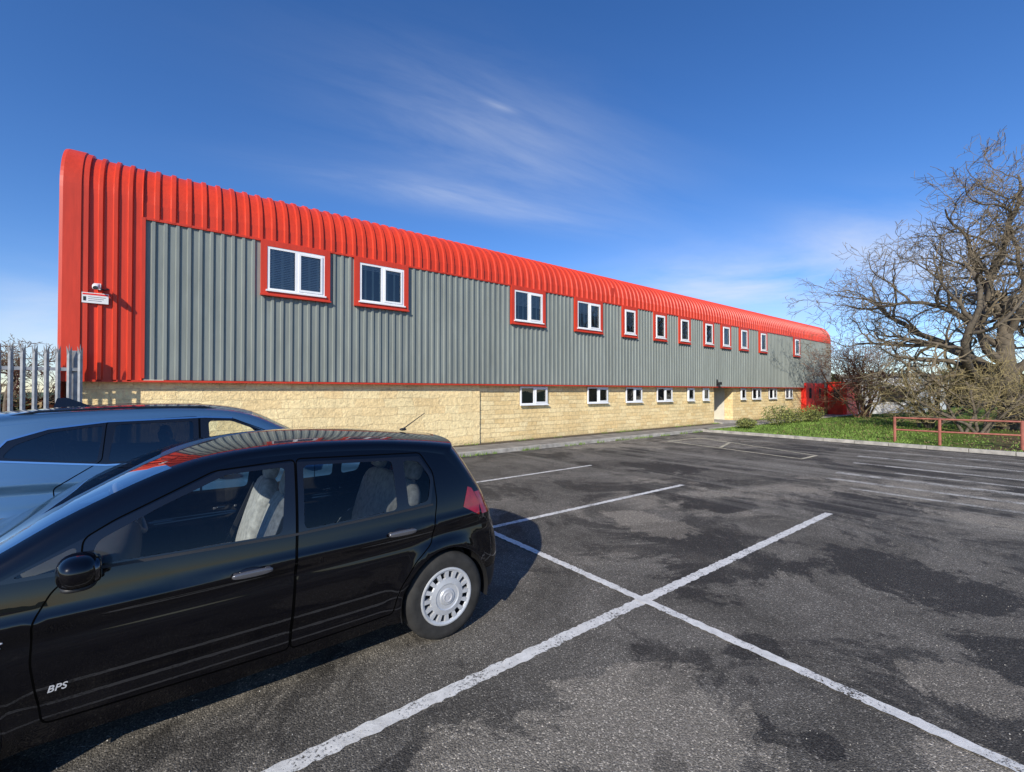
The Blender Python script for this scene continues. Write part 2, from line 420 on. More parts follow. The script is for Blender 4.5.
b.build('corner_flashing',M['redflat'],bld)
for X in (XL,XR):
    b=MB(); b.poly([(X,p[0],p[1]) for p in P]+[(X,Yf,0)]); b.build('gable_wall',M['redflat'],bld)
b=MB(); b.box(-1.38,XR,Yf-.05,Yf-.03,ZB-.02,ZB+.022); b.box(-1.38,XR,Yf-.03,12.0,ZB-.015,ZB-.002); b.box(XG-.03,XG+.03,Yf-.05,Yf-.01,ZB+.06,ZG)
b.box(XG+.03,XR,Yf-.045,Yf-.0,ZG-.04,ZG+.01)
b.build('drip_trim',M['redflat'],bld)
b=MB(); b.box(-1.5,7.75,11.88,12.4,0,ZB-.016); tag(b.build('stone_wall',M['stoneL'],bld),'rough pale sandstone wall on the left')
b=MB(); b.box(7.75,22.4,11.93,12.4,0,ZB-.016); b.build('stone_wall',M['stoneR'],bld)
b=MB(); b.box(24.4,XR,11.93,12.4,0,ZB-.016); b.build('stone_wall',M['stoneR'],bld)
for xx in (22.1,24.401):
    b=MB(); b.box(xx,xx+.299,12.41,13.6,0,ZB-.016); b.build('porch_wall',M['cream'],bld)
b=MB(); b.box(22.4,24.4,13.5,13.58,0,ZB-.016,0); db=b.build('door_surround',M['upvc'],bld)
b=MB(); b.box(22.55,24.25,13.46,13.497,.14,1.9); b.build('door',M['room'],bld)
b=MB(); b.box(22.4,24.4,11.5,13.5,.101,.2); b.build('step',M['conc'],bld)
def window(x0,x1,z0,z1,yface,surround,panes,blind,label=None):
    y=yface
    if surround:
        b=MB(); s=.13
        for (a,c,d,e) in ((x0-s,x1+s,z1,z1+s),(x0-s,x1+s,z0-s,z0),(x0-s,x0,z0,z1),(x1,x1+s,z0,z1)):
            b.box(a,c,y-.085,y-.005,d,e)
        b.box(x0-s-.02,x1+s+.02,y-.115,y-.086,z0-s,z0-s+.035)
        w=b.build('window',M['redflat'],bld)
        par=w
    b=MB(); t=.055
    yo=y-.075; yi=y-.035
    b.box(x0,x1,yo,yi,z1-t,z1); b.box(x0,x1,yo,yi,z0,z0+t); b.box(x0,x0+t,yo,yi,z0+t,z1-t); b.box(x1-t,x1,yo,yi,z0+t,z1-t)
    xs=[x0+(x1-x0)*k/panes for k in range(panes+1)]
    for k in range(1,panes): b.box(xs[k]-.04,xs[k]+.04,yo-.004,yi,z0+t,z1-t)
    for k in range(panes):
        if k%2==1 or panes==1:
            a=xs[k]+(.04 if k else t); c=xs[k+1]-(t if k==panes-1 else .04); q=.045
            b.box(a,c,yo-.018,yo,z1-t-q,z1-t); b.box(a,c,yo-.018,yo,z0+t,z0+t+q); b.box(a,a+q,yo-.018,yo,z0+t+q,z1-t-q); b.box(c-q,c,yo-.018,yo,z0+t+q,z1-t-q)
    b.box(x0-.03,x1+.03,yo-.05,yo-.001,z0-.025,z0+.012)
    if surround: fr=b.build('frame',M['upvc'],par)
    else: fr=b.build('window',M['upvc'],bld); par=fr
    if label: par['label']=label
    b=MB(); b.quad((x0+.01,yo+.022,z0+.01),(x1-.01,yo+.022,z0+.01),(x1-.01,yo+.022,z1-.01),(x0+.01,yo+.022,z1-.01)); b.build('pane',M['pane'],par)
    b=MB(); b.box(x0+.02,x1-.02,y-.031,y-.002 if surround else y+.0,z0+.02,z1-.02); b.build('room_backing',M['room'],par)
    if blind:
        b=MB(); zz=z1-t-.01
        zb=z0+t+(z1-z0)*blind
        while zz>zb:
            for k in range(panes):
                b.quad((xs[k]+.06,yo+.028,zz),(xs[k+1]-.06,yo+.028,zz),(xs[k+1]-.06,yo+.038,zz-.024),(xs[k]+.06,yo+.038,zz-.024))
            zz-=.042
        b.build('blind',M['blind'],par)
U=[(1.67,2.95,2),(3.83,5.07,2),(9.0,10.26,2),(12.0,13.29,2),(14.77,15.5,1),(16.93,17.66,1),(18.9,19.63,1),(21.1,21.83,1),(22.85,23.6,1),(24.85,25.6,1),(27.25,28.0,1),(32.2,32.95,1)]
for i,(a,c,p) in enumerate(U): window(a,c,4.17,5.21,Yf,True,p,(.02,.8,.45,.5,.3,0,.4,0,.3,.2,0,.3)[i])
Lw=[(9.4,10.65,2),(12.75,13.95,2),(15.1,16.2,2),(17.3,18.5,2),(19.8,20.4,1),(21.2,21.8,1),(25.2,25.8,1),(26.6,27.7,2),(28.8,29.9,2),(31.2,32.3,2)]
for a,c,p in Lw: window(a,c,1.32,1.955,11.93,False,p,0)
for x0 in (33.9,35.65):
    b=MB(); b.box(x0,x0+1.65,Yf-.10,Yf+.18,0.1,2.35); o=b.build('door',M['reddoor'],bld)
    b=MB(); b.box(x0+.6,x0+1.0,Yf-.108,Yf-.101,1.3,2.0); b.build('glazing',M['room'],o)
wing=empty('entrance_porch',(0,0,0),0,'low bright red porch at the far end of the long unit','porch')
b=MB(); b.box(38.0,40.5,10.5,11.65,0,2.35); b.build('wall',M['reddoor'],wing)
b=MB(); b.box(37.88,40.6,10.4,11.67,2.35,2.46); b.build('roof',M['redflat'],wing,bevel=.02)
b=MB(); b.box(37.95,37.997,10.75,11.4,.1,2.1); d=b.build('door',M['redflat'],wing)
b=MB(); b.box(37.935,37.949,10.9,11.25,1.2,1.9); b.build('glazing',M['room'],d)
an=empty('annexe',(0,0,0),0,'low pale grey flat roofed annexe beyond the red porch','building')
b=MB(); b.box(42.6,54,7.5,12,0,2.9); b.build('wall',M['white'],an)
b=MB(); b.box(42.4,54.2,7.3,12.2,2.9,3.1); b.build('roof',M['conc'],an)
b=MB(); b.box(42.56,42.599,8.2,9.6,1,2.1); b.build('window',M['room'],an)
pb=empty('bungalow',(0,0,0),0,'low cream building behind the big bare tree','building')
b=MB(); b.box(58,61,-22,-2,0,2.6); b.build('wall',M['cream'],pb)
b=MB(); b.poly([(57.6,-22.3,2.6),(57.6,-1.7,2.6),(59.5,-1.7,3.7),(59.5,-22.3,3.7)]); b.poly([(59.5,-22.3,3.7),(59.5,-1.7,3.7),(61.4,-1.7,2.6),(61.4,-22.3,2.6)]); b.build('roof',M['conc'],pb)
for k in range(5):
    b=MB(); b.box(57.95,57.999,-20+k*4,-18.4+k*4,1,2.0); b.build('window',M['room'],pb)

ct=empty('security_camera',(-1.24,Yf-.06,3.83),0,'small white security camera on the red corner cladding','security camera')
b=MB(); b.box(-.05,.05,-.03,.0,-.06,.06); b.tube([(0,-.02,0),(0,-.14,.0),(0,-.16,-.03)],.018,8); b.build('bracket',M['white'],ct)
b=MB(); b.sell((0.0,-.19,-.03),(.055,.12,.05),.6,Matrix.Rotation(.35,3,'X')); b.build('housing',M['white'],ct,smooth=True)
b=MB(); b.lathe([(0,-.01),(.034,-.01),(.036,.0)],(0,-.305,-.075),16); b.build('lens',M['black'],ct)
b=MB(); b.tube([(.05,-.02,-.04),(.10,-.03,-.06),(.16,-.01,-.03)],.012,6); b.build('cable',M['black'],ct)
sg=empty('warning_sign',(-1.27,Yf-.075,3.60),0,'small white warning sign with red band below the security camera','sign')
b=MB(); b.box(-.19,.19,-.006,0,-.10,.10); b.build('board',M['signw'],sg)
b=MB(); b.box(-.18,.18,-.009,-.0065,.055,.085); b.build('red_band',M['reddoor'],sg)
b=MB(); b.box(-.17,-.13,-.009,-.0065,-.06,.02)
for k in range(3): b.box(-.10,.15-.03*k,-.009,-.0065,.014-.035*k,.020-.035*k)
b.build('print',M['black'],sg)
b=MB(); b.box(22.2,22.42,Yf-.24,Yf-.07,2.12,2.26); b.box(22.27,22.35,Yf-.07,Yf-.03,2.1,2.4)
tag(b.build('wall_lamp',M['black'],bevel=.01),'small black wall lamp above the entrance porch','lamp')
b=MB(); b.box(13.95,14.2,Yf-.02,Yf+.3,5.65,6.0)
tag(b.build('alarm_box',M['redflat'],bevel=.01),'small red box on the curved eave between windows','box')

# ------------------------------------------------------------------ palisade fence
fn=empty('palisade_fence',(0,11.35,0),0,'galvanised palisade fence with pointed pales at the building corner','fence')
def pale_mesh():
    b=MB(); w=.034
    for sgn in (-1,1):
        b.quad((0,-.012,.05),(sgn*w,.008,.05),(sgn*w,.008,2.45),(0,-.012,2.5))
    b.poly([(0,-.012,2.5),(-w,.008,2.45),(-w*1.1,-.02,2.63)]); b.poly([(0,-.012,2.5),(w,.008,2.45),(w*1.1,-.02,2.63)])
    b.poly([(-.014,-.006,2.48),(.014,-.006,2.48),(0,-.012,2.68)])
    return b
x=-5.2; first=None
while x<-1.42:
    if first is None: first=pale_mesh().build('pale',M['galv'],fn); first.location=(x,0,0)
    else:
        o=first.copy(); col.objects.link(o); o.location=(x,0,0); o.parent=fn
    x+=.145
for z in (.45,2.2):
    b=MB(); b.box(-5.3,-1.42,.012,.06,z-.03,z+.03); b.build('rail',M['galv'],fn)
for x in (-4.2,-1.5):
    b=MB(); b.box(x-.05,x+.05,.061,.16,0,2.55); b.build('post',M['galv'],fn)

# ------------------------------------------------------------------ railing
rl=empty('pipe_railing',(19.3,0,0),0,'low rusty red pipe railing under the big bare tree','railing')
pts=[(0,4.0),(0,2.9),(.35,1.2),(.6,-.6),(.9,-2.4)]
for (x,y) in pts:
    b=MB(); b.tube([(x,y,.0),(x,y,.93)],.04,10,cap=True); b.build('post',M['rail'],rl,smooth=False)
for z in (.5,.90):
    b=MB(); b.tube([(x,y,z) for x,y in pts],.028,8); b.build('rail',M['rail'],rl,smooth=True)

# ------------------------------------------------------------------ trees
def perp(d,r):
    v=Vector((r.gauss(0,1),r.gauss(0,1),r.gauss(0,1))); v=v-d*v.dot(d); return v.normalized()
def tree(name,loc,seed,spec,label,cat,mats,group=None,rmin=.006):
    r=random.Random(seed); T=MB(); C=MB()
    def grow(p,d,L,rad,lv):
        S=spec[lv]; n=S['seg']; pts=[p.copy()]; rr=[rad]; q=p.copy(); dd=d.copy()
        for k in range(n):
            dd=(dd+perp(dd,r)*S['wig']+Vector((0,0,S['up']))).normalized()
            q=q+dd*(L/n)
            if q.z<.4: q.z=.4; dd.z=abs(dd.z)
            pts.append(q.copy()); rr.append(max(rad*(1-(k+1)/n*S['tap']),rmin))
        (T if lv<=S.get('split',2) else C).tube(pts,rr,S['sides'])
        if lv+1<len(spec):
            for c in range(S['kids']):
                t=S['from']+(1-S['from'])*(c+r.random())/S['kids']
                i=min(int(t*n),n-1); f=t*n-i; pp=pts[i].lerp(pts[i+1],f); bd=(pts[i+1]-pts[i]).normalized()
                ang=math.radians(r.gauss(S['ang'],12))
                if lv==0 and S.get('stems',1)==1:
                    az=c*2.4+S.get('az',0)+r.uniform(-.4,.4); pd=Vector((math.cos(az),math.sin(az),0)); pd=(pd-bd*pd.dot(bd)).normalized()
                else: pd=perp(bd,r)
                nd=(bd*math.cos(ang)+pd*math.sin(ang)).normalized()
                grow(pp,nd,L*S['ratio']*r.uniform(.75,1.15)*(1.15-.4*t),max(rr[i]*S['rr']*r.uniform(.8,1.1),rmin),lv+1)
    S0=spec[0]
    for k in range(S0.get('stems',1)):
        d=Vector((r.uniform(-1,1)*S0.get('lean',.05),r.uniform(-1,1)*S0.get('lean',.05),1)).normalized()
        grow(Vector((r.uniform(-.3,.3)*(S0.get('stems',1)>1),r.uniform(-.3,.3)*(S0.get('stems',1)>1),-.1)),d,S0['len']*r.uniform(.85,1.1),S0['rad'],0)
    e=empty(name,loc,0,label,cat,group)
    T.build('trunk',mats[0],e,smooth=True); C.build('crown',mats[1],e)
    return e
oak=[dict(seg=7,wig=.08,up=.05,tap=.55,sides=12,kids=12,**{'from':.22},ang=62,ratio=1.30,rr=.60,len=5.2,rad=.40,lean=.04),
     dict(seg=11,wig=.34,up=.04,tap=.78,sides=8,kids=8,**{'from':.22},ang=50,ratio=.50,rr=.68),
     dict(seg=8,wig=.38,up=.04,tap=.76,sides=5,kids=6,**{'from':.15},ang=50,ratio=.58,rr=.68),
     dict(seg=6,wig=.38,up=.03,tap=.75,sides=4,kids=5,**{'from':.20},ang=48,ratio=.58,rr=.64),
     dict(seg=4,wig=.34,up=.02,tap=.6,sides=3,kids=2,**{'from':.3},ang=45,ratio=.62,rr=.75),
     dict(seg=2,wig=.25,up=.01,tap=.5,sides=3,kids=0,**{'from':.2},ang=40,ratio=.6,rr=.7)]
tree('oak_tree',(27.0,2.0,.15),15,oak,'big bare oak tree with wide spreading crown at the right','tree',(M['bark'],M['twig']),rmin=.0075)
oak2=[dict(oak[0],len=4.8,rad=.28,kids=9,ratio=1.0,az=1.2),dict(oak[1],kids=6),dict(oak[2],kids=6),dict(oak[3],kids=4),dict(oak[4],kids=2),oak[5]]
tree('oak_tree',(35.5,-.6,.15),17,oak2,'second bare tree farther back at the right edge behind the big oak','tree',(M['bark'],M['twig']),rmin=.008)
bush=[dict(seg=5,wig=.25,up=.02,tap=.6,sides=6,kids=5,**{'from':.2},ang=42,ratio=.72,rr=.62,len=2.7,rad=.06,lean=1.0,stems=8,split=1),
     dict(seg=5,wig=.32,up=.02,tap=.75,sides=4,kids=5,**{'from':.2},ang=44,ratio=.6,rr=.62,split=1),
     dict(seg=4,wig=.32,up=.01,tap=.75,sides=3,kids=4,**{'from':.2},ang=44,ratio=.6,rr=.65,split=0),
     dict(seg=3,wig=.3,up=.01,tap=.6,sides=3,kids=0,**{'from':.2},ang=42,ratio=.6,rr=.7,split=0)]
tree('bare_shrub',(25.2,4.1,.15),21,bush,'tall multi stemmed bare shrub left of the oak trunk','shrub',(M['bark'],M['twigY']))
tree('bare_shrub',(24.0,2.6,.15),22,[dict(bush[0],len=2.2),bush[1],bush[2],bush[3]],'spreading bare mossy shrub in front of the oak trunk','shrub',(M['bark'],M['twigY']))
tree('bare_shrub',(24.6,.6,.15),26,bush,'bare yellow brown shrub at the right edge behind the railing','shrub',(M['bark'],M['twigY']))
bushR=[dict(bush[0],len=3.5,stems=13,lean=.6,kids=6),dict(bush[1],kids=6),dict(bush[2],kids=5),bush[3]]
tree('bare_shrub',(34.0,8.5,.1),23,bushR,'red brown bare bush in front of the far end of the building','shrub',(M['twigR'],M['twigR']),rmin=.008)
small=[dict(oak[0],len=3.2,rad=.12,kids=9,ratio=.85),dict(oak[1],kids=7),dict(oak[2],kids=6),dict(oak[3],kids=5),dict(oak[5])]
tree('distant_tree',(-6.2,30,0),31,small,'distant bare tree behind the palisade fence','tree',(M['bark'],M['twig']),rmin=.01)
tree('distant_tree',(60,6,0),32,small,'distant bare tree beyond the annexe','tree',(M['bark'],M['twig']),rmin=.015)

def leafmass(b,c,r,n,size,rnd,m=0,box=False):
    for _ in range(n):
        v=Vector((rnd.gauss(0,1),rnd.gauss(0,1),rnd.gauss(0,1))).normalized()*(rnd.random()**.35)
        v*=1+.35*noise.noise(v*2.5+Vector(c)); p=Vector((v.x*r[0],v.y*r[1],v.z*r[2]))
        p+=Vector(c)
        if p.z<.05: continue
        a=Vector((rnd.gauss(0,1),rnd.gauss(0,1),rnd.gauss(0,1))).normalized(); u=a.orthogonal().normalized(); s=size*rnd.uniform(.5,1.3)
        b.quad(p-a*s,p+u*s*.5,p+a*s,p-u*s*.5,m if rnd.random()<.75 else 1-m)
rn=random.Random(5)
for i,(x,y,rx,h,lab) in enumerate(((20.9,9.6,.45,.40,'small low green shrub nearest the car park kerb'),(24.0,9.5,.75,.90,'rounded olive green shrub by the porch'),(26.0,9.6,.6,.65,'middle green shrub on the lawn edge by the wall'),(27.8,9.3,.7,.85,'fuller green shrub between the porch and red doors'),(29.6,9.9,.5,.55,'last green shrub beside the red doors'))):
    e=empty('shrub',(x,y,.1),0,lab,'shrub','green shrubs along the front of the building')
    b=MB()
    for k in range(7): b.tube([(0,0,0),(rn.uniform(-.4,.4)*rx,rn.uniform(-.4,.4)*rx,h*.8)],[.012,.004],4)
    b.build('stem',M['bark'],e)
    b=MB(); leafmass(b,(0,0,h*.55),(rx,rx,h*.55),1500,.045,rn); b.build('foliage',[M['leafA'],M['leafB']],e)
def hedge(name,x0,x1,y0,y1,h,n,label,s=.16):
    b=MB(); rr=random.Random(n)
    for _ in range(n):
        x=rr.uniform(x0,x1);y=rr.uniform(y0,y1); hh=h*(.75+.45*noise.noise(Vector((x*.25,y*.25,1))))
        z=hh*rr.random()**.6; a=Vector((rr.gauss(0,1),rr.gauss(0,1),rr.gauss(0,1))).normalized(); u=a.orthogonal(); q=s*rr.uniform(.5,1.4); p=Vector((x,y,z))
        b.quad(p-a*q,p+u*q*.6,p+a*q,p-u*q*.6,0 if rr.random()<.7 else 1)
    tag(b.build(name,[M['leafB'],M['leafdry']]),label,'hedge')
hedge('hedge',-16,-2,30,33,1.7,7000,'dark hedge behind the palisade fence')
hedge('hedge',62,66,-45,22,4.2,20000,'long dark hedge behind the cream building',.3)
hedge('hedge',-200,-60,60,66,5,6000,'far line of dark trees on the left horizon',.8)
b=MB(); rr=random.Random(8)
for _ in range(2600):
    x=rr.uniform(19,34);y=rr.uniform(-1,8); z=lawnz(x,y)+.02; a=rr.random()*6.3; s=rr.uniform(.03,.06)
    b.quad((x,y,z),(x+s*math.cos(a),y+s*math.sin(a),z+.01),(x+s*math.cos(a)-s*.7*math.sin(a),y+s*math.sin(a)+s*.7*math.cos(a),z+.03),(x-s*.7*math.sin(a),y+s*.7*math.cos(a),z+.01))
tag(b.build('fallen_leaves',M['leafdry']),'brown fallen leaves on the lawn','leaves',kind='stuff')

# ------------------------------------------------------------------ cars
def cr(pts,per):
    out=[]; n=len(pts)
    for i in range(n-1):
        p0=pts[max(i-1,0)];p1=pts[i];p2=pts[i+1];p3=pts[min(i+2,n-1)]
        for k in range(per):
            t=k/per; out.append(tuple(.5*(2*b+(c-a)*t+(2*a-5*b+4*c-d)*t*t+(3*b-a-3*c+d)*t**3) for a,b,c,d in zip(p0,p1,p2,p3)))
    out.append(tuple(pts[-1])); return out
def dens(poly,step,closed=True):
    out=[]; n=len(poly)
    for i in range(n if closed else n-1):
        a=poly[i];b=poly[(i+1)%n]; L=math.hypot(b[0]-a[0],b[1]-a[1]); k=max(1,int(math.ceil(L/step)))
        for j in range(k): out.append((a[0]+(b[0]-a[0])*j/k,a[1]+(b[1]-a[1])*j/k))
    if not closed: out.append(poly[-1])
    return out
def inside(p,poly):
    x,y=p; c=False; j=len(poly)-1
    for i in range(len(poly)):
        xi,yi=poly[i];xj,yj=poly[j]
        if (yi>y)!=(yj>y) and x<(xj-xi)*(y-yi)/(yj-yi)+xi: c=not c
        j=i
    return c
def rounded(poly,r,k=4):
    out=[]; n=len(poly)
    for i in range(n):
        p=Vector(poly[i]);a=Vector(poly[i-1]);b=Vector(poly[(i+1)%n])
        da=(a-p);db=(b-p); ra=min(r,da.length*.45); rb=min(r,db.length*.45)
        A_=p+da.normalized()*ra; B_=p+db.normalized()*rb
        for j in range(k+1):
            t=j/k; q=A_*(1-t)**2+p*2*t*(1-t)+B_*t*t; out.append((q.x,q.y))
    return out
def make_car(name,S,loc,rz,label):
    car=empty(name,loc,rz,label,'car')
    L,W,um=S['L'],S['W'],S['L']/2
    belt,zm=S['belt'],S['zm']; ax=S['axles']; wr=S['wr']; ar=S['ar']
    def hw(u,z):
        s=(u-um)/um; y=W*(1-(.115 if s<0 else S['rtap'])*abs(s)**3.4)
        if z<zm: y-=.055*((zm-z)/(zm-.2))**2
        else:
            d=min(z,belt)-zm; y-=.035*(d/(belt-zm))**2
            if z>belt:
                d=z-belt; y-=.07/(belt-zm)*d+S['tum']*d*d
        zc=S['crease'][0]+S['crease'][1]*u
        y+=.013*math.exp(-((z-zc)/.035)**2)-.010*math.exp(-((z-zc+.07)/.05)**2)
        y-=.012*math.exp(-((z-S['groove'])/.05)**2)
        for a in ax:
            r=math.hypot(u-a,z-wr); y+=.022*math.exp(-((r-ar)/.06)**2)
        return y
    P=lambda u,y,z:(um-u,y,z)
    per=6
    E=cr([k[0] for k in S['keys']],per); C=cr([k[1] for k in S['keys']],per)
    outline=[(p[0],p[1]) for p in E]
    bot=dens([outline[-1],(L*.5,S['sill']),outline[0]],.05,False)
    outl=outline+bot[1:-1]
    circ=[[(a+ar*math.cos(t*2*PI/44),wr+ar*math.sin(t*2*PI/44)) for t in range(44)] for a in ax]
    glasses=[rounded(g,.035) for g in S['glass']]
    doors=[rounded(d,.03) for d in S['doors']]
    dlo=S['dlo']; lamps=S['sidelamps']
    extra=[[(a+S['archtrim']*math.cos(t*2*PI/44),wr+S['archtrim']*math.sin(t*2*PI/44)) for t in range(44)] for a in ax] if S['archtrim'] else []
    if S['archtrim']: extra.append([(0,.05),(L,.05),(L,S['trimz']),(0,S['trimz'])])
    verts=[];edges=[]
    def addpoly(p,step=.045):
        q=dens(p,step); i=len(verts); verts.extend(q); n=len(q); edges.extend((i+k,i+(k+1)%n) for k in range(n))
    addpoly(outl,.06)
    for p in circ+glasses+doors+[dlo]+lamps+extra: addpoly(p)
    g=.04; uu=0
    while uu<L:
        zz=.15
        while zz<S['H']:
            q=(uu+.0071,zz+.0053)
            if inside(q,outl): verts.append(q)
            zz+=g
        uu+=g
    r=delaunay_2d_cdt([Vector(v) for v in verts],edges,[],0,1e-5,True)
    V=[(v.x,v.y) for v in r[0]]; FA=r[2]
    reg={}
    for f in FA:
        c=(sum(V[i][0] for i in f)/3,sum(V[i][1] for i in f)/3)
        if not inside(c,outl): continue
        if any(math.hypot(c[0]-a,c[1]-wr)<ar*.9985 for a in ax): continue
        key=None;mt=0
        for k,gp in enumerate(glasses):
            if inside(c,gp): key=('glass',k); break
        if key is None:
            for k,lp in enumerate(lamps):
                if inside(c,lp): key=('lamp',k); break
        if key is None:
            if inside(c,dlo): mt=1
            elif extra and any(inside(c,e) for e in extra): mt=2
            for k,dp in enumerate(doors):
                if inside(c,dp): key=('door',k); break
        if key is None: key=('body',0)
        reg.setdefault(key,[]).append((f,mt))
    ts=sorted(set([math.sin(PI/2*k/12) for k in range(13)]+[S['gt'],.86,.7]))
    ts=[-t for t in reversed(ts) if t>0]+ts
    def npow(s):
        k=s/per; return S['npow'][min(int(k),len(S['npow'])-1)]*(1-(k-int(k)))+S['npow'][min(int(k)+1,len(S['npow'])-1)]*(k-int(k))
    rows=[]
    for s,(e,c) in enumerate(zip(E,C)):
        y=hw(e[0],e[1]); n=npow(s); row=[]
        for t in ts:
            f=max(0,1-abs(t)**n)**(1/n)
            row.append(P(e[0]+(c[0]-e[0])*f,t*y,e[1]+(c[1]-e[1])*f))
        rows.append(row)
    parts={}
    for s in range(len(rows)-1):
        for j in range(len(ts)-1):
            tm=abs(ts[j]+ts[j+1])/2; k=(s+.5)/per
            key='body';mt=0
            if 6.15<k<7.85 and tm<S['gt']: key='windscreen'
            elif 12.15<k<12.85 and tm<.86: key='rear_window'
            elif 13.15<k<14.3 and tm>.84: key='rear_light'
            elif 3.0<k<4.15 and .45<tm<.94: key='headlight'
            elif 1.5<k<2.7 and tm<.5: mt=1
            elif k<.7 or k>16.4: mt=2
            elif (6<k<6.15): mt=1
            if key=='headlight' or key=='rear_light': key+=('L' if ts[j]>0 else 'R')
            parts.setdefault(key,[]).append(((rows[s][j],rows[s+1][j],rows[s+1][j+1],rows[s][j+1]),mt))
    def weld(name,faces,mats,parent,sm=True):
        idx={};vs=[];fs=[];ms=[]
        for q,mt in faces:
            f=[]
            for p in q:
                kk=(round(p[0],4),round(p[1],4),round(p[2],4))
                if kk not in idx: idx[kk]=len(vs); vs.append(p)
                if idx[kk] not in f: f.append(idx[kk])
            if len(f)>2: fs.append(f); ms.append(mt)
        b=MB(); b.v=vs;b.f=fs;b.m=ms
        return b.build(name,mats,parent,smooth=sm)
    mats=[S['paint'],M['gloss'],M['black']]
    body=weld('body',parts['body'],mats,car)
    weld('windscreen',parts['windscreen'],M['carglass'],car); weld('rear_window',parts['rear_window'],M['darkglass'],car)
    for q in ('L','R'):
        weld('headlight',parts['headlight'+q],M['clearlamp'],car)
        weld('rear_light',parts['rear_light'+q],M['redlamp'],car)
    for sgn in (1,-1):
        def mk(nm,faces,mats,parent,off=0):
            idx={};vs=[];ns=[];fs=[];ms=[]
            for f,mt in faces:
                q=[]
                for i in f:
                    if i not in idx:
                        idx[i]=len(vs); u,z=V[i]; y=hw(u,z)
                        e=.004; du=(hw(u+e,z)-hw(u-e,z))/(2*e); dz=(hw(u,z+e)-hw(u,z-e))/(2*e)
                        vs.append(P(u,sgn*(y+off),z)); ns.append(Vector((du,sgn,-dz)).normalized())
                    q.append(idx[i])
                a,b_,c=[Vector(vs[i]) for i in q]
                if (b_-a).cross(c-a).y*sgn<0: q.reverse()
                fs.append(q);ms.append(mt)
            B=MB(); B.v=vs;B.f=fs;B.m=ms
            o=B.build(nm,mats,parent,smooth=True)
            try: o.data.normals_split_custom_set_from_vertices(ns)
            except Exception as ex: print('normals',ex)
            return o
        sp=mk('side_panel',reg[('body',0)],mats,car)
        dobj=[mk('door',reg[('door',k)],mats,car) for k in range(len(doors))]
        for k in range(len(glasses)):
            par=dobj[S['glassdoor'][k]] if S['glassdoor'][k] is not None else sp
            mk('side_window',reg[('glass',k)],S['glassmat'][k],par,-.004)
        for k in range(len(lamps)):
            if ('lamp',k) in reg: mk('lamp_side',reg[('lamp',k)],M['redlamp'] if lamps[k][0][0]>um else M['clearlamp'],sp,.002)
        for k,dp in enumerate(doors):
            b=MB(); q=dens(dp,.03); n=len(q)
            nn=[]
            for i in range(n):
                a=Vector(q[i-1]);c=Vector(q[(i+1)%n]); d=(c-a).normalized(); nn.append((-d.y,d.x))
            def pt(i,w):
                u=q[i][0]+nn[i][0]*w; z=q[i][1]+nn[i][1]*w; return P(u,sgn*(hw(u,z)+.0016),z)
            for i in range(n):
                j=(i+1)%n; b.quad(pt(i,.0035),pt(j,.0035),pt(j,-.0035),pt(i,-.0035))
            b.build('shut_line',M['shut'],dobj[k])
            hu,hz=S['handles'][k]; hy=hw(hu,hz)
            b=MB(); b.sell(P(hu,sgn*(hy+.030),hz),(.10,.015,.019),.7)
            b.sell(P(hu-.075,sgn*(hy+.012),hz),(.016,.02,.014),.7); b.sell(P(hu+.075,sgn*(hy+.012),hz),(.016,.02,.014),.7)
            b.build('handle',S['handlemat'],dobj[k],smooth=True)
            b=MB(); b.sell(P(hu-.01,sgn*(hy-.004),hz-.004),(.06,.012,.028),.9); b.build('handle_recess',M['gloss'],dobj[k],smooth=True)
        for poly,mt,nm in S['trims']:
            b=MB(); q=dens(poly,.03,False)
            def tp(i,w):
                a=Vector(q[max(i-1,0)]);c=Vector(q[min(i+1,len(q)-1)]); d=(c-a).normalized()
                u=q[i][0]-d.y*w; z=q[i][1]+d.x*w; return P(u,sgn*(hw(u,z)+.005),z)
            for i in range(len(q)-1): b.quad(tp(i,.007),tp(i+1,.007),tp(i+1,-.007),tp(i,-.007))
            b.build(nm,M[mt],sp)
        mu,mz=S['mirror']; my=hw(mu,mz)
        b=MB(); Rm=Matrix.Rotation(sgn*.12,3,'Z')
        b.sell(P(mu,sgn*(my+.140),mz+.02),(.075,.105,.072),.78,Rm,28,16)
        mo=b.build('door_mirror',S['paint'],dobj[0],smooth=True)
        b=MB(); b.sell(P(mu+.056,sgn*(my+.140),mz+.02),(.02,.080,.052),.6,Rm); b.build('mirror_glass',M['mirror'],car,smooth=True)
        b=MB(); b.sell(P(mu+.0,sgn*(my+.03),mz-.02),(.045,.07,.026),.7); b.sell(P(mu,sgn*(my+.12),mz-.045),(.06,.09,.018),.7); b.build('mirror_arm',M['black'],car,smooth=True)
        for a in ax:
            yo=hw(a,wr+ar)-.012
            b=MB()
            prof=[(wr-.115,-.0),(wr-.10,.0),(wr-.06,.008),(wr-.03,.004),(wr-.008,-.012),(wr,-.03),(wr,-.16),(wr-.015,-.185),(wr-.11,-.19)]
            b.lathe([(r_,sgn*y_) for r_,y_ in prof],(P(a,0,0)[0],sgn*yo,wr),48)
            for gy in (-.055,-.095,-.135): b.lathe([(wr+.001,sgn*(gy-.004)),(wr+.001,sgn*(gy+.004))],(P(a,0,0)[0],sgn*yo,wr),48)
            wh=b.build('wheel',M['rubber'],car,smooth=True)
            r0=wr-.105; c0=(P(a,0,0)[0],sgn*(yo-.002),wr)
            b=MB(); b.lathe([(r,sgn*y) for r,y in ((r0+.002,-.002),(r0-.002,.008),(r0-.012,.010),(r0-.026,.004),(r0-.030,-.004))],c0,48)
            di=S['disc']
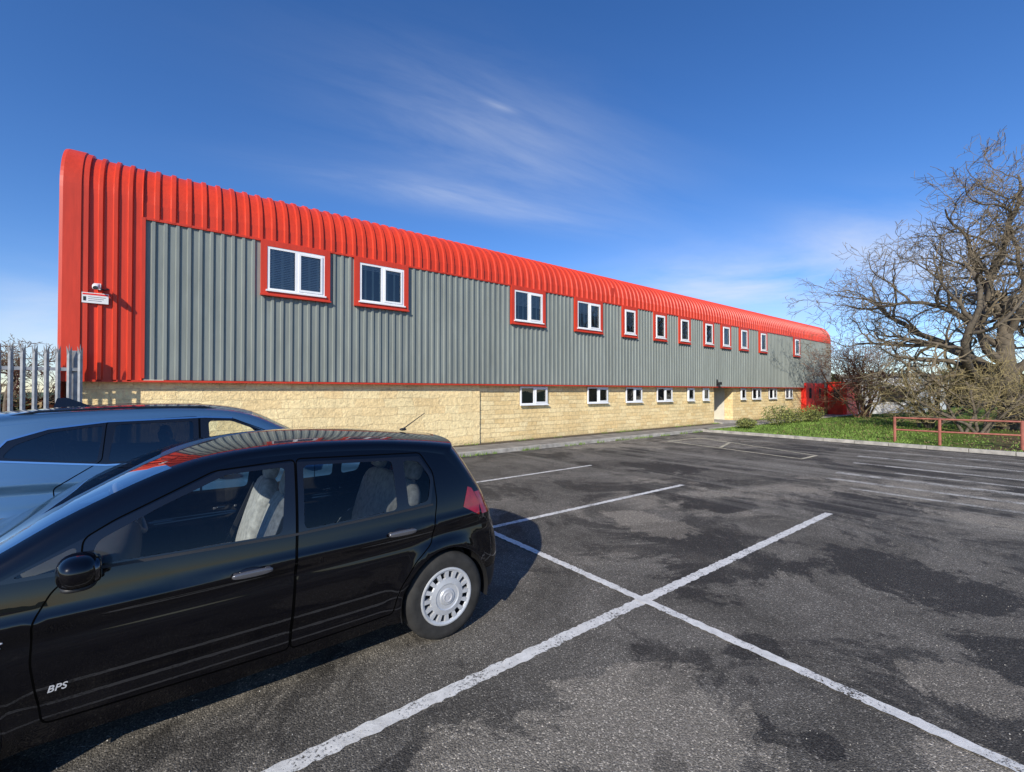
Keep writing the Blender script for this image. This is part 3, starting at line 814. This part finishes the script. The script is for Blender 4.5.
            b.lathe([(r,sgn*y) for r,y in ((r0*di,-.004),(r0*di-.006,.006),(r0*.46,.013),(r0*.42,.008),(r0*.30,.008),(r0*.26,.016),(0,.018))],c0,40)
            ns=S['spokes']
            for k in range(ns):
                t=2*PI*k/ns; ca,sa=math.cos(t),math.sin(t); hw_=S['spw']
                def q(r,o,y): return (c0[0]+ca*r-sa*o,c0[1]+sgn*y,c0[2]+sa*r+ca*o)
                r1=r0*di-.006;r2=r0-.026
                b.quad(q(r1,-hw_*.75,.006),q(r2,-hw_,.004),q(r2,hw_,.004),q(r1,hw_*.75,.006))
                b.quad(q(r1,-hw_*.75,.006),q(r2,-hw_,.004),q(r2,-hw_,-.03),q(r1,-hw_*.75,-.03))
                b.quad(q(r1,hw_*.75,.006),q(r2,hw_,.004),q(r2,hw_,-.03),q(r1,hw_*.75,-.03))
            b.build('rim',M['hub'],wh,smooth=False)
            b=MB(); b.lathe([(r0,sgn*-.03),(0,sgn*-.032)],c0,32); b.build('brake_backing',M['black'],wh)
            b=MB(); b.lathe([(r,sgn*y) for r,y in ((.036,.016),(.036,.023),(.028,.023),(.028,.019),(0,.0195))],c0,24)
            b.poly([(c0[0]-.014,c0[1]+sgn*.0225,c0[2]-.010),(c0[0]+.003,c0[1]+sgn*.0225,c0[2]-.014),(c0[0]+.016,c0[1]+sgn*.0225,c0[2]+.004),(c0[0]+.004,c0[1]+sgn*.0225,c0[2]+.015),(c0[0]-.006,c0[1]+sgn*.0225,c0[2]+.002)])
            b.build('wheel_badge',M['silver'],wh)
            b=MB(); b.lathe([(ar+.002,-.0),(ar+.002,-sgn*.26),(0.01,-sgn*.26)],(P(a,0,0)[0],sgn*(yo+.008),wr),32,0,-.25,PI+.25); b.build('wheel_well',M['black'],car)
    b=MB(); b.box(um-(L-.35),um-.35,-.58,.58,.17,.30); b.box(um-(ax[1]-ar),um-(ax[0]+ar),-W+.12,W-.12,.20,.32); b.build('underbody',M['black'],car)
    k=S['cab']
    b=MB(); b.box(um-(L-.5),um-1.15,-W+.14,W-.14,.33,.36); b.sell(P(k['dash'],0,belt-.16),(.24,W-.17,.17),.45); b.build('dashboard',M['dash'],car,smooth=True)
    b=MB(); b.sell(P(k['hl'],0,S['H']-.085),(k['hll'],W-.30,.012),.3); b.build('headliner',M['lining'],car,smooth=True)
    def seat(u,y,wid,head=True):
        b=MB(); Rt=Matrix.Rotation(-.30,3,'Y')
        b.sell(P(u,y,.50+k['dz']),(.26,wid,.09),.5); b.sell(P(u+.30,y,.80+k['dz']),(.07,wid*.96,.32),.5,Rt)
        s=b.build('seat',M['seat'],car,smooth=True)
        if head:
            for q in ((0,) if wid<.4 else (-.36,.36)):
                b=MB(); b.sell(P(u+.41,y+q,1.18+k['dz']),(.05,.125,.09),.6,Rt); b.build('headrest',M['seat'],s,smooth=True)
                b=MB(); 
                for w in (-.05,.05): b.tube([P(u+.385,y+q+w,1.03+k['dz']),P(u+.41,y+q+w,1.13+k['dz'])],.006,6)
                b.build('headrest_post',M['chrome'],s)
    seat(k['fs'],.36,.245); seat(k['fs'],-.36,.245); seat(k['rs'],0,.60)
    b=MB(); c=Vector(P(k['fs']-.46,-.36,belt+.04)); Rt=Matrix.Rotation(math.radians(-65),3,'Y')
    ring=[tuple(c+Rt@Vector((.185*math.cos(t*2*PI/28),.185*math.sin(t*2*PI/28),0))) for t in range(29)]
    b.tube(ring,.016,8)
    for t in (0,2.3,4.0): b.tube([tuple(c),tuple(c+Rt@Vector((.185*math.cos(t),.185*math.sin(t),0)))],.014,6)
    b.sell(tuple(c),(.03,.06,.05),.7); b.build('steering_wheel',M['wheelgrey'],car,smooth=True)
    for sgn in (1,-1):
        b=MB(); b.tube([P(k['fs']+.33,sgn*(W-.20),1.02),P(k['fs']+.12,sgn*(W-.13),.5)],[.022,.022],4); b.build('seat_belt',M['black'],car)
    return car,hw,P
small_keys=[((.42,.22),(.08,.20)),((.36,.40),(.01,.38)),((.34,.55),(.0,.52)),((.36,.68),(.05,.66)),((.48,.78),(.16,.78)),((.75,.875),(.5,.91)),((1.06,.95),(.90,1.00)),((1.47,1.175),(1.30,1.24)),((1.90,1.365),(1.74,1.42)),((2.3,1.405),(2.25,1.487)),((2.9,1.385),(2.9,1.478)),((3.32,1.325),(3.48,1.425)),((3.40,1.27),(3.57,1.38)),((3.58,1.04),(3.77,1.06)),((3.64,.90),(3.86,.90)),((3.65,.72),(3.95,.72)),((3.67,.5),(3.99,.5)),((3.68,.24),(3.93,.26))]
corsa=dict(L=4.0,W=.855,H=1.49,belt=.95,zm=.62,tum=.32,rtap=.15,axles=(.80,3.31),wr=.31,ar=.352,crease=(.72,.035),groove=.40,sill=.20,keys=small_keys,disc=.66,
 npow=[2.4,2.3,2.3,2.4,2.8,3.2,3.2,3.0,3.0,3.0,3.0,2.8,2.6,2.3,2.2,2.2,2.3,2.3],gt=.90,
 glass=[[(1.42,.978),(2.235,.968),(2.27,1.335),(1.97,1.325),(1.68,1.20),(1.44,1.08)],[(2.355,.972),(2.945,.988),(2.945,1.31),(2.37,1.335)],[(3.03,.992),(3.185,1.01),(3.225,1.16),(3.15,1.285),(3.03,1.303)],[(1.16,.974),(1.365,.978),(1.375,1.075)]],
 glassdoor=[0,1,1,None],glassmat=[M['carglass']]*4,
 doors=[[(1.27,.31),(2.27,.29),(2.31,.95),(2.325,1.375),(1.91,1.35),(1.50,1.165),(1.392,1.10),(1.387,.965),(1.30,.90),(1.24,.78),(1.235,.6)],[(2.278,.29),(2.90,.30),(2.955,.48),(3.06,.62),(3.19,.72),(3.255,1.0),(3.25,1.2),(3.17,1.345),(2.333,1.378),(2.318,.95)]],
 dlo=[(1.11,.960),(2.3,.945),(3.2,.975),(3.25,1.16),(3.16,1.32),(2.3,1.36),(1.93,1.345),(1.5,1.155)],
 sidelamps=[[(3.48,.92),(3.62,.84),(3.635,.93),(3.575,1.045),(3.54,1.06)],[(.40,.66),(.62,.72),(.66,.82),(.5,.78)]],archtrim=0,trimz=0,
 paint=M['blackpaint'],handles=[(2.08,.80),(2.96,.845)],handlemat=M['handle'],trims=[([(1.42,.963),(2.29,.951),(3.22,.981)],'black','window_trim')],
 mirror=(1.40,.985),spokes=16,spw=.0155,cab=dict(dash=1.32,hl=2.65,hll=.78,fs=1.95,rs=2.85,dz=0))
car1,hw1,P1=make_car('parked_car',corsa,(.26,3.675,0),PI,'black five door hatchback parked nearest the camera')
kuga_keys=[((.45,.28),(.08,.26)),((.38,.45),(.0,.42)),((.36,.65),(.0,.62)),((.38,.85),(.04,.84)),((.50,.98),(.16,1.0)),((.85,1.07),(.65,1.10)),((1.35,1.14),(1.20,1.17)),((1.75,1.35),(1.62,1.41)),((2.15,1.53),(2.02,1.60)),((2.6,1.575),(2.55,1.66)),((3.3,1.555),(3.3,1.65)),((3.85,1.50),(4.08,1.59)),((3.92,1.45),(4.14,1.54)),((4.20,1.14),(4.38,1.18)),((4.28,1.0),(4.46,1.02)),((4.30,.8),(4.56,.8)),((4.30,.55),(4.6,.55)),((4.26,.30),(4.52,.32))]
kuga=dict(L=4.6,W=.94,H=1.66,belt=1.10,zm=.72,tum=.30,rtap=.115,axles=(.93,3.64),wr=.36,ar=.41,crease=(.92,.035),groove=.46,sill=.27,keys=kuga_keys,disc=.48,
 npow=[2.4,2.3,2.3,2.4,2.8,3.2,3.2,3.0,3.0,3.0,3.0,3.0,3.0,2.8,2.6,2.5,2.5,2.5],gt=.90,
 glass=[[(1.66,1.16),(2.35,1.16),(2.37,1.505),(2.18,1.50),(1.9,1.375)],[(2.49,1.16),(3.09,1.185),(3.05,1.50),(2.49,1.51)],[(3.16,1.19),(3.72,1.27),(3.66,1.36),(3.45,1.455),(3.13,1.495)]],
 glassdoor=[0,1,None],glassmat=[M['carglass'],M['darkglass'],M['darkglass']],
 doors=[[(1.42,.36),(2.42,.36),(2.43,1.12),(2.44,1.55),(2.16,1.52),(1.78,1.345),(1.42,1.15)],[(2.428,.36),(3.18,.37),(3.26,.6),(3.40,.82),(3.42,1.0),(3.13,1.2),(3.11,1.53),(2.448,1.552),(2.44,1.12)]],
 dlo=[(1.48,1.14),(2.4,1.14),(3.1,1.16),(3.8,1.255),(3.7,1.40),(3.47,1.48),(3.1,1.525),(2.4,1.54),(2.17,1.525),(1.85,1.365)],
 sidelamps=[[(3.98,.98),(4.24,.96),(4.24,1.08),(4.05,1.10)],[(.44,.82),(.75,.90),(.8,.99),(.52,.95)]],archtrim=.455,trimz=.40,
 paint=M['bluepaint'],handles=[(2.25,1.0),(3.1,1.04)],handlemat=M['bluepaint'],trims=[([(1.48,1.14),(2.4,1.14),(3.1,1.16),(3.8,1.255)],'chrome','window_trim'),([(3.8,1.26),(3.7,1.405),(3.47,1.485),(3.1,1.53),(2.4,1.545),(2.17,1.53)],'chrome','upper_trim')],
 mirror=(1.68,1.16),spokes=10,spw=.018,cab=dict(dash=1.65,hl=2.9,hll=.75,fs=2.3,rs=3.15,dz=.14))
car2,hw2,P2=make_car('parked_car',kuga,(.32,6.05,0),0,'metallic blue tall hatchback parked behind the black car')
b=MB(); b.sell(P1(3.33,0,1.462),(.03,.02,.012),.8); b.tube([P1(3.33,0,1.465),P1(3.54,0,1.60)],[.005,.003],6); b.build('aerial',M['black'],car1,smooth=True)
b=MB(); fu=3.42
for s in (1,-1): b.poly([P2(fu+.14,s*.035,1.64),P2(fu-.12,s*.012,1.65),P2(fu+.05,0,1.735),P2(fu+.12,0,1.73)])
b.poly([P2(fu+.14,-.035,1.64),P2(fu+.14,.035,1.64),P2(fu+.12,0,1.73)])
b.build('aerial_fin',M['gloss'],car2)
for sgn in (1,-1):
    b=MB(); b.tube([P2(2.25,sgn*.63,1.60),P2(2.4,sgn*.645,1.640),P2(3.0,sgn*.65,1.648),P2(3.55,sgn*.645,1.625),P2(3.75,sgn*.63,1.58)],.011,8); b.build('roof_rail',M['gloss'],car2,smooth=True)
for sgn in (1,-1):
    b=MB(); b.tube([P1(1.98,sgn*.565,1.425+.012),P1(2.4,sgn*.575,1.452),P1(3.0,sgn*.572,1.440),P1(3.30,sgn*.55,1.402)],.006,6); b.build('roof_trim',M['black'],car1)
tcv=bpy.data.curves.new('badge','FONT'); tcv.body='BPS'; tcv.size=.040; tcv.extrude=.0008; tcv.shear=.25; tcv.align_x='CENTER'; tcv.space_character=1.05; tcv.offset=.0006
to=bpy.data.objects.new('tmp',tcv); col.objects.link(to)
dg=bpy.context.evaluated_depsgraph_get(); me=bpy.data.meshes.new_from_object(to.evaluated_get(dg)); bpy.data.objects.remove(to)
bo=bpy.data.objects.new('badge',me); me.materials.clear(); me.materials.append(M['silver']); col.objects.link(bo); bo.parent=car1
y=hw1(1.32,.47)+.010
bo.matrix_local=Matrix(((-1,0,0,2-1.32),(0,0,1,y),(0,1,0,.457),(0,0,0,1)))
bo['label']='silver letters low on the front door'
b=MB()
for k,w in ((0,.035),(1,.028)): b.sell(P1(1.12,hw1(1.12,.72)+.004,.72-.02*k),(w,.003,.005),.6)
b.build('side_badge',M['silver'],car1,smooth=True)

# ------------------------------------------------------------------ sun and sky
el=math.radians(29); az=math.radians(33)
tosun=Vector((-math.cos(az)*math.cos(el),-math.sin(az)*math.cos(el),math.sin(el)))
sl=bpy.data.lights.new('Sun','SUN'); sl.energy=5.0; sl.angle=math.radians(.53); sl.color=(1,.94,.84)
so=bpy.data.objects.new('Sun',sl); col.objects.link(so); so.rotation_euler=tosun.to_track_quat('Z','Y').to_euler()
wd=bpy.data.worlds.new('World'); scene.world=wd; wd.use_nodes=True
wt=wd.node_tree; wt.nodes.clear(); N=NT(wt)
sky=N.n('ShaderNodeTexSky',{'sky_type':'NISHITA','sun_disc':False,'sun_elevation':el,'sun_rotation':math.atan2(tosun.x,tosun.y),'altitude':600,'air_density':1.0,'dust_density':.1,'ozone_density':2.0})
gen=N.n('ShaderNodeTexCoord').outputs['Generated']
hs=N.n('ShaderNodeHueSaturation',Saturation=1.25,Value=1.0,Color=sky.outputs[0]).outputs[0]
hs=N.mix(1.0,hs,(.92,.98,1.24),'MULTIPLY')
Fv=Vector((math.cos(A),math.sin(A),0)); Rv=Vector((math.sin(A),-math.cos(A),0)); Uv=Vector((0,0,1))
def dpx(x,y): return (Fv*F+Rv*(x-512)+Uv*(391-y)).normalized()
def dot(v): return N.n('ShaderNodeVectorMath',{'operation':'DOT_PRODUCT'},i0=gen,i1=tuple(v)).outputs['Value']
def cloud(x0,y0,x1,y1,wid,amt,fib=16):
    a=dpx(x0,y0);b_=dpx(x1,y1); c=((a+b_)/2).normalized(); al=(b_-a); hl=al.length/2; al.normalize(); al=(al-c*al.dot(c)).normalized(); ac=c.cross(al)
    u=N.m('DIVIDE',N.m('SUBTRACT',dot(al),0),hl); v=N.m('DIVIDE',dot(ac),wid)
    d=N.m('ADD',N.m('POWER',N.m('ABSOLUTE',u),2),N.m('POWER',N.m('ABSOLUTE',v),2))
    g=N.m('POWER',2.718,N.m('MULTIPLY',d,-1.4))
    g=N.m('MULTIPLY',g,N.m('GREATER_THAN',dot(c),0))
    vec=N.n('ShaderNodeCombineXYZ',X=N.m('MULTIPLY',dot(al),2.0),Y=N.m('MULTIPLY',dot(ac),fib),Z=x0*.01).outputs[0]
    f=N.ramp(N.noise(vec,1.1,8,.60,.35),[(.32,0),(.68,1)])
    return N.m('MULTIPLY',N.m('MULTIPLY',g,f),amt)
cl=None
for a in ((320,80,680,200,.12,.26,12),(300,170,620,225,.035,.36),(600,292,980,278,.075,1.0,6),(780,235,1020,262,.07,.65,8),(-60,315,160,330,.08,.65,9),(480,98,520,112,.008,.35)):
    c=cloud(*a); cl=c if cl is None else N.m('ADD',cl,c,clamp=True)
mixc=N.mix(cl,hs,(5.8,6.2,7.0))
bg=N.n('ShaderNodeBackground',Color=mixc,Strength=.135); wo=wt.nodes.new('ShaderNodeOutputWorld'); wt.links.new(bg.outputs[0],wo.inputs[0])
